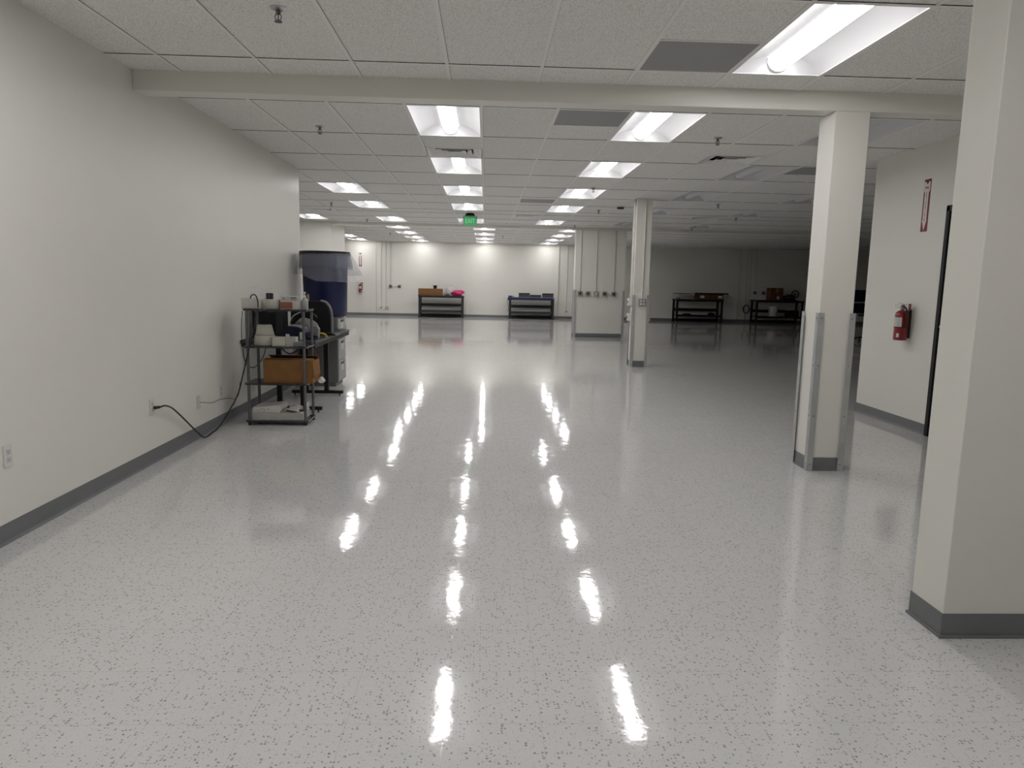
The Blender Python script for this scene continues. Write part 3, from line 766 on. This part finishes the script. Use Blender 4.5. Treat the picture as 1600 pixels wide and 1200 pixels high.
m.build('orange_stripes', M['orange'], t)
m = MB()
for k in range(3): m.box(-.07, .038, -.0516, -.0512, .018+k*.0165, .0215+k*.0165)
m.build('printed_lines', M['print'], t)
t = thing('flat_white_box', 'pale box with dark printing lying on the orange striped box', 'box', (-1.795, 6.755, ZT+.0755))
box('carton', M['paper2'], (-.08, .08, -.05, .055, 0, .042), t, bevel=.002)
m = MB(); m.box(.008, .06, -.0512, -.05, .026, .034); m.box(.008, .062, -.0512, -.05, .012, .017); m.box(-.062, -.048, -.0512, -.05, .018, .026)
m.build('dark_printing', M['print'], t)
t = thing('pump_bottle', 'white pump bottle at the right end of the top shelf', 'bottle', (-1.672, 6.76, ZT))
MB().lathe([(.001, 0), (.029, 0), (.031, .004), (.031, .075), (.026, .092), (.014, .102), (.012, .112), (.001, .112)], seg=24).build('bottle_body', M['lgrey'], t, smooth=True)
m = MB(); m.cyl((0, 0, .112), (0, 0, .128), .011, 14); m.cyl((0, 0, .128), (0, 0, .152), .004, 10); m.box(-.012, .010, -.006, .006, .15, .16)
m.build('pump', M['wplate'], t, bevel=.0015)
# ---- second shelf
for k, (z, r0, r1, lab) in enumerate(((Z2, .098, .092, 'lower wide off-white roll on the second shelf'), (Z2+.0955, .085, .066, 'upper tapered off-white roll, stacked on the wider one'))):
    t = thing('label_roll', lab, 'roll', (-2.055, 6.79, z), 0, 'stacked label rolls')
    MB().lathe([(.03, .001), (r0-.004, .001), (r0, .006), (r1, .088), (r1-.004, .094), (.03, .094), (.03, .001)], seg=32).build('wound_labels', M['roll'], t, smooth=True)
    MB().lathe([(.026, .002), (.0295, .002), (.0295, .096), (.026, .096), (.026, .002)], seg=20).build('core', M['card2'], t)
tag(box('white_box', M['roll'], (-1.958, -1.838, 6.68, 6.80, Z2, Z2+.082), bevel=.003), 'square white box right of the stacked rolls on the second shelf', 'box')
t = thing('notched_card_box', 'open white card box with a notched side on the second shelf', 'box', (-1.79, 6.74, Z2))
m = MB(); m.prism([(-.045, 0), (.045, 0), (.045, .085), (.012, .085), (-.004, .065), (-.012, .112), (-.045, .115)], 'y', -.05, -.047); m.box(-.045, .045, -.047, .045, 0, .003)
m.box(-.045, -.042, -.047, .045, .003, .10); m.box(.042, .045, -.047, .045, .003, .085); m.box(-.045, .045, .042, .045, .003, .085)
m.build('carton', M['paper2'], t)
tag(box('grey_box', M['grey'], (-1.765, -1.68, 6.675, 6.75, Z2, Z2+.042), bevel=.003), 'low grey box at the right end of the second shelf', 'box')
# ---- third shelf: open cardboard box
t = thing('cardboard_box', 'open brown cardboard box on the third shelf', 'box', (-1.825, 6.79, Z3))
m = MB(); a, b, c, d_ = -.22, .232, -.11, .155; h = .21; w_ = .005
m.box(a, b, c, d_, 0, w_); m.box(a, b, c, c+w_, w_, h); m.box(a, b, d_-w_, d_, w_, h); m.box(a, a+w_, c+w_, d_-w_, w_, h); m.box(b-w_, b, c+w_, d_-w_, w_, h)
m.build('carton', M['card'], t)
def flap(p0, p1, dx, dz, wid):
    """a flap hinged on edge p0-p1 pushed out by (dx) and up/down dz"""
    m = MB(); A = Vector(p0); B = Vector(p1); o = Vector((dx[0], dx[1], dz)); n = (B-A).cross(o).normalized()*.004
    vs_ = [m.bm.verts.new(p) for p in (A, B, B+o, A+o, A+n, B+n, B+o+n, A+o+n)]
    for f in ((0, 1, 2, 3), (7, 6, 5, 4), (0, 4, 5, 1), (1, 5, 6, 2), (2, 6, 7, 3), (3, 7, 4, 0)): m.bm.faces.new([vs_[i] for i in f])
    return m.build('flap', M['card'], t)
flap((b, c, h), (b, d_, h), (.012, 0), -.15, .15)
flap((a, c, h), (b, c, h), (0, .09), .012, .1)
flap((a, d_, h), (b, d_, h), (0, -.09), .035, .1)
flap((a, c, h), (a, d_, h), (.05, 0), .02, .1)
t = tag(MB().blob((-1.545, 6.83, Z3+.012), (.03, .06, .03), 8, .2).build('crumpled_white_bag', M['paper']), 'crumpled white bag sticking out beside the cardboard box', 'bag')
# ---- bottom shelf
t = thing('flat_tray_box', 'shallow white box lying on the bottom shelf', 'box', (-1.915, 6.815, Z4))
box('carton', M['paper2'], (-.245, .225, -.135, .14, 0, .068), t, bevel=.002)
t = thing('crushed_carton', 'crushed white carton with handwritten marks on top of the shallow box', 'box', (-2.02, 6.80, Z4+.0685))
m = MB(); R_ = Matrix.Rotation(-.13, 4, 'Y')
m.prism([(-.135, 0), (.0, .004), (.115, .002), (.13, .03), (.118, .075), (.0, .062), (-.135, .048)], 'y', -.12, .12)
m.build('carton', M['paper'], t)
m = MB()
for i, (x, z, w_, h_) in enumerate(((-.10, .018, .012, .003), (-.072, .016, .004, .014), (-.06, .036, .024, .003), (-.035, .018, .012, .003), (-.022, .024, .003, .012), (.0, .028, .012, .004), (.012, .034, .003, .012))):
    m.box(x, x+w_, -.1215, -.1202, z, z+h_)
m.build('handwritten_marks', M['print'], t)
t = tag(MB().blob((-1.79, 6.80, Z4+.0685+.024), (.07, .10, .028), 12, .3).build('crumpled_paper', M['paper']), 'crumpled white paper beside the handwritten carton on the bottom shelf', 'paper')
tag(box('standing_card', M['paper'], (-1.700, -1.692, 6.76, 6.93, Z4+.069, Z4+.135), bevel=.001), 'white card standing on edge at the right of the bottom shelf pile', 'card')

# ================================================================== desk behind the shelf
t = thing('work_desk', 'dark grey desk on black T legs between the shelf unit and cabinet', 'desk', (-2.05, 8.1, 0))
DZ = .745
MB().prism([(-.365, -.92), (.37, -.92), (.37, .88), (.345, .92), (-.365, .92)], 'z', DZ-.028, DZ).build('desktop', M['desk'], t, bevel=.003)
MB().box(-.36, .36, -.90, .90, DZ-.07, DZ-.03).build('apron', M['black'], t)
for y in (-.76, .33):
    l = MB().box(-.20, .39, y-.025, y+.025, .025, .06).build('leg', M['black'], t, bevel=.004)
    MB().box(-.06, -.01, y-.02, y+.02, .06, DZ-.07).build('upright', M['black'], l)
    MB().box(.175, .225, y-.02, y+.02, .06, DZ-.07).build('upright', M['black'], l)
    for x in (-.17, .35): MB().cyl((x, y, 0), (x, y, .026), .010, 10, .006).build('levelling_foot', M['rubber'], l)
# things on the desk
t = thing('black_case', 'tall black case with small grey lettering behind the top shelf gap', 'case', (-2.215, 7.52, DZ))
box('shell', M['blackp'], (-.165, .155, -.07, .10, 0, .345), t, bevel=.008)
box('side_panel', M['charcoal'], (.075, .15, -.074, -.07, .02, .335), t, bevel=.001)
text('lettering', 'LVS', .045, M['printgrey'], t, (-.105, -.0725, .285), (PI/2, 0, 0))
m = MB(); m.box(-.04, .05, -.0722, -.07, .288, .292); m.box(-.02, .06, -.0722, -.07, .268, .271); m.build('small_print', M['grey'], t)
t = thing('navy_machine', 'glossy dark navy machine with curved top on the desk behind the second shelf', 'machine', (-1.93, 7.45, DZ))
MB().prism([(-.11, 0), (.13, 0), (.13, .05), (.10, .095), (.03, .125), (-.06, .132), (-.11, .12)], 'y', -.09, .12).build('shell', M['navy'], t, smooth=True)
MB().prism([(-.06, .1325), (.03, .1265), (.095, .098), (.097, .104), (.03, .134), (-.06, .14)], 'y', -.088, .11).build('silver_trim', M['grey'], t)
t = tag(MB().blob((-1.905, 7.72, DZ+.10), (.115, .09, .10), 21, .12).build('pale_grey_bag', M['grey'], smooth=True), 'pale grey padded bundle on the desk behind the navy machine', 'bundle')
t = thing('black_headset', 'black padded band arching over the pale grey bundle', 'headset', (-1.89, 7.66, DZ))
MB().tube([(-.13, -.06, .15), (-.10, -.05, .21), (-.03, -.03, .25), (.06, -.02, .25), (.12, -.02, .20)], .018, 8).build('band', M['blackp'], t, smooth=True)
MB().tube([(-.145, -.07, .14), (-.115, -.06, .22), (-.04, -.04, .265)], .006, 6).build('inner_band', M['lgrey'], t, smooth=True)
t = tag(MB().prism([(-.03, 0), (.03, 0), (.035, .10), (.015, .13), (-.03, .12)], 'y', -.04, .04).build('grey_device', M['grey'], loc=(-1.755, 7.54, DZ), bevel=.006), 'grey moulded piece standing right of the navy machine', 'part')
t = tag(MB().box(-.02, .02, -.02, .02, 0, .075).build('white_cup', M['wplate'], loc=(-1.85, 7.335, DZ), bevel=.006), 'small white piece on the desk seen between the right shelf posts', 'cup')
t = thing('black_backrest_panel', 'tall black curved panel with grey rim standing at the desk before the bin', 'panel', (-1.84, 8.02, DZ))
MB().prism([(-.29, .0), (.145, .0), (.145, .20), (.13, .30), (.09, .355), (.03, .37), (-.29, .37)], 'y', -.05, .03).build('shell', M['blackp'], t, bevel=.012, smooth=True)
MB().tube([(.035, -.02, .372), (.095, -.02, .352), (.138, -.02, .29), (.152, -.02, .20), (.152, -.02, .02)], .016, 8).build('grey_rim', M['grey'], t, smooth=True)
MB().prism([(-.15, 0), (.22, 0), (.19, .018), (.15, .03), (-.15, .03)], 'y', -.10, .10).build('foot_plate', M['blackp'], t, bevel=.003)
m = MB(); m.tube([(-.03, .02, .03), (.03, 0, .02), (.075, -.10, .008)], .012, 8)
t = tag(m.build('yellow_tool', M['yellow'], loc=(-1.735, 7.70, DZ+.01), smooth=True), 'yellow handled tool lying on the desk edge', 'tool')
t = tag(MB().blob((-1.74, 7.36, DZ+.02), (.05, .06, .022), 31, .3).build('blue_wrapped_bundle', M['navy'], smooth=True), 'dark blue film bundle on the near desk corner', 'bundle')
for k, (pts, mm, lab) in enumerate((
    ([(-1.74, 7.20, .672), (-1.69, 7.20, .64), (-1.66, 7.22, .56), (-1.70, 7.22, .49), (-1.78, 7.22, .51)], 'wire', 'thin red wire looping under the desk corner'),
    ([(-1.75, 7.21, .672), (-1.71, 7.21, .62), (-1.74, 7.24, .54), (-1.80, 7.23, .52)], 'rubber', 'thin black wire looping under the desk corner beside the red one'),
    ([(-2.02, 7.15, .70), (-1.97, 7.15, .64), (-1.92, 7.15, .62), (-1.86, 7.15, .65), (-1.83, 7.15, .70)], 'rubber', 'black cable sagging below the desk behind the carton'))):
    tag(MB().tube(pts, .0035 if k < 2 else .008, 6).build('hanging_wire', M[mm], smooth=True), lab, 'wire')

# ================================================================== file cabinet and bin
t = thing('file_cabinet', 'grey steel drawer cabinet at the end of the left wall under the blue bin', 'cabinet', (-2.10, 9.34, 0))
box('body', M['cab'], (-.27, .24, -.22, .26, .05, .885), t, bevel=.004)
box('plinth', M['base'], (-.25, .21, -.20, .24, 0, .05), t)
for z0, z1 in ((.065, .325), (.335, .595), (.605, .865)):
    dr = box('drawer', M['lgrey'], (.24, .255, -.205, .245, z0, z1), t, bevel=.003)
    box('handle', M['print'], (.255, .262, -.06, .10, z1-.05, z1-.03), dr)
    lb = box('label_card', M['wplate'], (.255, .258, -.05, .07, z1-.13, z1-.065), dr)
    m = MB()
    for k in range(2): m.box(.258, .2585, -.03, .05, z1-.11+k*.022, z1-.103+k*.022)
    m.build('printed_lines', M['printgrey'], lb)
bc = (-2.045, 9.34)
t = thing('blue_barrel_bin', 'tall dark blue round bin standing on the grey cabinet', 'bin', (*bc, .886))
MB().lathe([(.001, 0), (.255, 0), (.265, .012), (.283, .72), (.285, .775), (.297, .78), (.299, .80), (.29, .803), (.278, .80), (.272, .70), (.25, .02), (.001, .018)], seg=48).build('barrel', M['blue'], t, smooth=True)
t2 = thing('bin_liner', 'clear plastic liner folded over the rim of the blue bin, hanging loose', 'bin liner', (*bc, .886+.80))
rr = random.Random(3); ph = [rr.uniform(0, 6) for _ in range(6)]
def wob(k, t_, r, z):
    a = min(1, max(0, k-3)/5)
    q = r+a*(.016+.011*math.sin(7*t_+ph[0])+.008*math.sin(11*t_+ph[1]+k*.3)+.006*math.sin(17*t_+ph[2]-k*.4)+.010*math.sin(29*t_+ph[5]+k*.7))
    e = a*(.035*math.sin(2*t_+ph[3])+.03*math.cos(t_+.9)+.012*math.sin(5*t_+ph[4]))
    # hang further out towards the aisle
    q += a*.085*max(0, math.cos(t_+.15))**1.5
    if math.cos(t_) < 0: q = min(q, .366/max(.35, -math.cos(t_)))
    return q, z-e*a
MB().lathe([(.268, -.05), (.272, .004), (.290, .008), (.306, .004), (.326, -.05), (.340, -.12), (.345, -.19), (.352, -.25), (.352, -.31)], seg=144, wob=wob).build('film', M['bag'], t2, smooth=True)
def wob2(k, t_, r, z):
    a = min(1, max(0, k-1)/3)
    q = r+a*(.004*math.sin(9*t_+ph[1])+.003*math.sin(15*t_+ph[5]))+a*.03*max(0, math.cos(t_+.3))
    return q, z-a*.02*math.sin(2*t_+ph[2])
MB().lathe([(.292, .011), (.306, .006), (.308, -.035), (.310, -.08), (.314, -.13), (.320, -.19)], seg=72, wob=wob2).build('inner_fold', M['bagdark'], t2, smooth=True)
MB().lathe([(.30, .012), (.314, .008), (.319, -.030), (.314, -.042)], seg=64).build('elastic_band', M['blackp'], t2, smooth=True)
t = tag(MB().prism([(-.012, 0), (.012, 0), (.016, .42), (-.006, .43)], 'y', -.012, .012).build('foam_strip', M['tan'], loc=(-2.13, 8.75, DZ)), 'tan strip standing on the desk between the pump bottle and blue bin', 'strip')

# ================================================================== workbenches
def bench(name, label, x0, x1, y0, y1, topm, frm, edge=None, h=.80):
    t = thing(name, label, 'workbench', ((x0+x1)/2, (y0+y1)/2, 0), 0, 'steel framed workbenches')
    W_, D_ = (x1-x0)/2, (y1-y0)/2
    box('worktop', topm, (-W_, W_, -D_, D_, h-.035, h), t, bevel=.004)
    if edge: box('front_edge', edge, (-W_-.04, W_-.08, -D_-.012, -D_, h-.105, h-.01), t, bevel=.003)
    for sx in (-1, 1):
        for sy in (-1, 1):
            a = sorted((sx*(W_-.02), sx*(W_-.09))); b = sorted((sy*(D_-.03), sy*(D_-.09)))
            l = box('leg', frm, (*a, *b, .012, h-.035), t, bevel=.004)
            box('foot_pad', frm, (a[0]-.015, a[1]+.015, b[0]-.015, b[1]+.015, 0, .012), l)
    box('apron', frm, (-W_+.09, W_-.09, -D_+.04, -D_+.06, h-.075, h-.035), t)
    box('rear_rail', frm, (-W_+.09, W_-.09, D_-.07, D_-.04, .40, .50), t)
    box('lower_shelf', frm, (-W_+.09, W_-.09, -D_+.05, D_-.05, .235, .262), t)
    box('shelf_rail', frm, (-W_+.09, W_-.09, -D_+.035, -D_+.05, .20, .275), t)
    box('base_rail', frm, (-W_+.09, W_-.09, D_-.07, D_-.04, .015, .11), t)
    return t
BY0, BY1 = 26.38, 27.02
bench('workbench', 'dark steel workbench with carton and pink bag against the lit back wall', -2.46, -.79, BY0, BY1, M['charcoal'], M['charcoal'])
bench('workbench', 'workbench with bright blue front edge and black trays against the back wall', .85, 2.53, BY0, BY1, M['lgrey'], M['charcoal'], M['bluetrim'])
bench('workbench', 'black workbench in the dark area right of the slim column', 7.02, 8.80, BY0, BY1, M['black'], M['black'], h=.84)
bench('workbench', 'cluttered black workbench in the dark area, half hidden by the guarded column', 10.0, 11.82, BY0, BY1, M['black'], M['black'], h=.86)
# on the first bench
t = thing('long_carton', 'long brown carton on the left of the first back wall bench', 'box', (-2.0, 26.65, .80))
box('carton', M['card'], (-.45, .42, -.2, .2, 0, .245), t, bevel=.004)
box('tape', M['card2'], (-.452, .422, -.03, .03, .2452, .2462), t)
t = thing('black_cup', 'small black flared cup on the long brown carton', 'cup', (-1.85, 26.62, 1.0463))
MB().lathe([(.001, 0), (.052, 0), (.055, .02), (.072, .11), (.068, .11), (.05, .02), (.001, .015)], seg=24).build('cup_body', M['blackp'], t, smooth=True)
MB().lathe([(.068, .105), (.078, .108), (.078, .118), (.066, .118)], seg=24).build('rim', M['blackp'], t)
tag(MB().blob((-1.27, 26.82, .80+.15), (.22, .12, .175), 41, .2).build('clear_plastic_bag', M['whitefilm'], smooth=True), 'large clear plastic bag heaped behind the pink one on the bench', 'bag')
tag(MB().blob((-1.40, 26.5, .80+.05), (.07, .07, .056), 43, .25).build('grey_film_bundle', M['grey'], smooth=True), 'small grey film bundle between the carton and pink bag', 'bundle')
tag(MB().blob((-1.03, 26.53, .80+.098), (.215, .11, .112), 42, .22).build('pink_bag', M['pink'], smooth=True), 'bright pink plastic bag on the right of the first bench', 'bag')
# trays on the blue edged bench
def tray(label, x, h, group='black slotted trays'):
    t = thing('slotted_tray', label, 'tray', (x, 26.6, .80), 0, group)
    m = MB(); m.box(-.20, .20, -.15, .15, 0, .01); m.box(-.20, .20, -.15, -.135, h-.03, h); m.box(-.2, .2, .135, .15, 0, h); m.box(-.2, -.185, -.135, .135, .01, h); m.box(.185, .2, -.135, .135, .01, h)
    m.build('frame', M['blackp'], t)
    m = MB()
    for i in range(8): m.box(-.19+i*.05, -.175+i*.05, -.148, -.138, .01, h-.03)
    m.build('slats', M['grey'], t)
tray('black slotted tray at the left of the blue edged bench', 1.42, .15)
tray('lower slotted tray in the middle of the blue edged bench', 1.84, .085)
tray('black slotted tray at the right end of the blue edged bench', 2.29, .15)
t = thing('blue_clamp', 'blue clamp lamp base on the left corner of the blue edged bench', 'clamp', (.93, 26.42, .80))
box('block', M['bluetrim'], (-.10, .04, -.05, .05, 0, .05), t, bevel=.005)
MB().cyl((.08, 0, 0), (.08, 0, .04), .02, 12).build('knob', M['bluetrim'], t)
tag(MB().tube([(.86, 26.36, .80), (.80, 26.36, .72), (.80, 26.36, .55), (.84, 26.37, .40), (.80, 26.37, .28)], .006, 6).build('bench_cord', M['rubber'], smooth=True), 'thin black cord hanging from the left end of the blue edged bench', 'cord')
# dark bench left
t = thing('cardboard_carton', 'brown carton with two white labels on the black bench in the dark', 'box', (8.33, 26.62, .84))
box('carton', M['darkcard'], (-.52, .44, -.2, .2, 0, .20), t, bevel=.004)
for x in (-.42, .25): box('label', M['wplate'], (x, x+.15, -.202, -.2, .06, .15), t)
t = thing('black_board', 'thin black board laid over the carton, overhanging to the left', 'board', (8.0, 26.65, 1.0405))
box('sheet', M['black'], (-.98, .95, -.3, .3, 0, .018), t)
box('crossbar', M['black'], (-.30, .93, -.28, -.25, .018, .05), t)
tag(MB().blob((7.13, 26.6, .84+.04), (.08, .1, .045), 51, .3).build('grey_cloth', M['lgrey']), 'crumpled grey cloth at the left end of the black bench', 'cloth')
tag(MB().blob((7.50, 26.6, .262+.03), (.16, .14, .035), 52, .3).build('dark_bundle', M['blackp']), 'dark lump on the lower shelf of the black bench, left side', 'bundle')
tag(MB().blob((8.42, 26.6, .262+.046), (.12, .14, .05), 53, .3).build('dark_bundle', M['blackp']), 'dark lump on the lower shelf of the black bench, right side', 'bundle')
# dark bench right
t = thing('cardboard_carton', 'brown square carton on the cluttered dark bench', 'box', (10.78, 26.65, .86))
box('carton', M['darkcard'], (-.24, .24, -.2, .2, 0, .46), t, bevel=.005)
box('label', M['lgrey'], (.0, .10, -.202, -.2, .04, .16), t); box('tape', M['card2'], (-.04, .04, -.2015, -.2, .30, .46), t)
t = tag(MB().blob((11.30, 26.6, .86+.10), (.22, .2, .115), 61, .22).build('navy_bag', M['navy'], smooth=True), 'slumped navy blue bag on the cluttered dark bench', 'bag')
t = thing('desk_fan', 'black round fan shaped object behind the navy bag', 'fan', (11.62, 26.8, .86))
MB().cyl((0, 0, 0), (0, 0, .02), .09, 20).build('base', M['blackp'], t); MB().cyl((0, 0, .02), (0, 0, .12), .014, 10).build('stem', M['blackp'], t)
MB().tube([(.13*math.cos(a), 0, .24+.13*math.sin(a)) for a in [2*PI*i/24 for i in range(25)]], .02, 8, 0).build('ring', M['blackp'], t, smooth=True)
MB().cyl((0, -.02, .24), (0, .03, .24), .05, 16).build('hub', M['grey'], t)
t = tag(MB().lathe([(.001, 0), (.15, 0), (.155, .01), (.17, .36), (.175, .37), (.165, .37), (.145, .015), (.001, .012)], (10.75, 26.62, .2625), 28).build('white_bucket', M['wplate'], smooth=True), 'pale bucket on the lower shelf of the cluttered dark bench', 'bucket')
t = tag(MB().blob((10.33, 26.6, .262+.04), (.11, .12, .045), 63, .2).build('pale_bundle', M['lgrey'], smooth=True), 'pale flat bundle left of the bucket on the dark bench shelf', 'bundle')
t = tag(box('dark_tote', M['blackp'], (11.28, 11.66, 26.45, 26.85, .2625, .50), bevel=.02), 'black tote on the lower shelf right of the bucket', 'tote')
# seen through the gap right of the guarded column
t = thing('assembly_station', 'bench with dark blue back panel seen through the gap right of the guarded column', 'workbench', (9.9, 18.95, 0))
box('worktop', M['lgrey'], (-.75, .75, -.42, .42, .985, 1.02), t, bevel=.004)
box('back_panel', M['navy'], (-.75, .75, -.36, -.34, 1.02, 1.33), t)
for sx in (-1, 1):
    for sy in (-1, 1): a = sorted((sx*.68, sx*.74)); b = sorted((sy*.34, sy*.40)); box('leg', M['lgrey'], (*a, *b, 0, .985), t)
box('drawer_unit', M['black'], (-.4, .4, -.33, .30, .72, .985), t)
t = thing('work_stool', 'black stool on a thin pole, in the gap right of the guarded column', 'stool', (9.82, 18.25, 0))
MB().lathe([(.001, .66), (.19, .66), (.205, .68), (.20, .72), (.001, .735)], seg=28).build('seat', M['blackp'], t, smooth=True)
MB().cyl((0, 0, .10), (0, 0, .66), .022, 12).build('pole', M['black'], t)
for k in range(5):
    a = 2*PI*k/5+.3
    l = MB().tube([(0, 0, .13), (.14*math.cos(a), .14*math.sin(a), .11), (.27*math.cos(a), .27*math.sin(a), .075)], .018, 8).build('leg', M['black'], t, smooth=True)
    MB().cyl((.27*math.cos(a)-.02*math.sin(a), .27*math.sin(a)+.02*math.cos(a), .03), (.27*math.cos(a)+.02*math.sin(a), .27*math.sin(a)-.02*math.cos(a), .03), .03, 14).build('caster', M['rubber'], l)
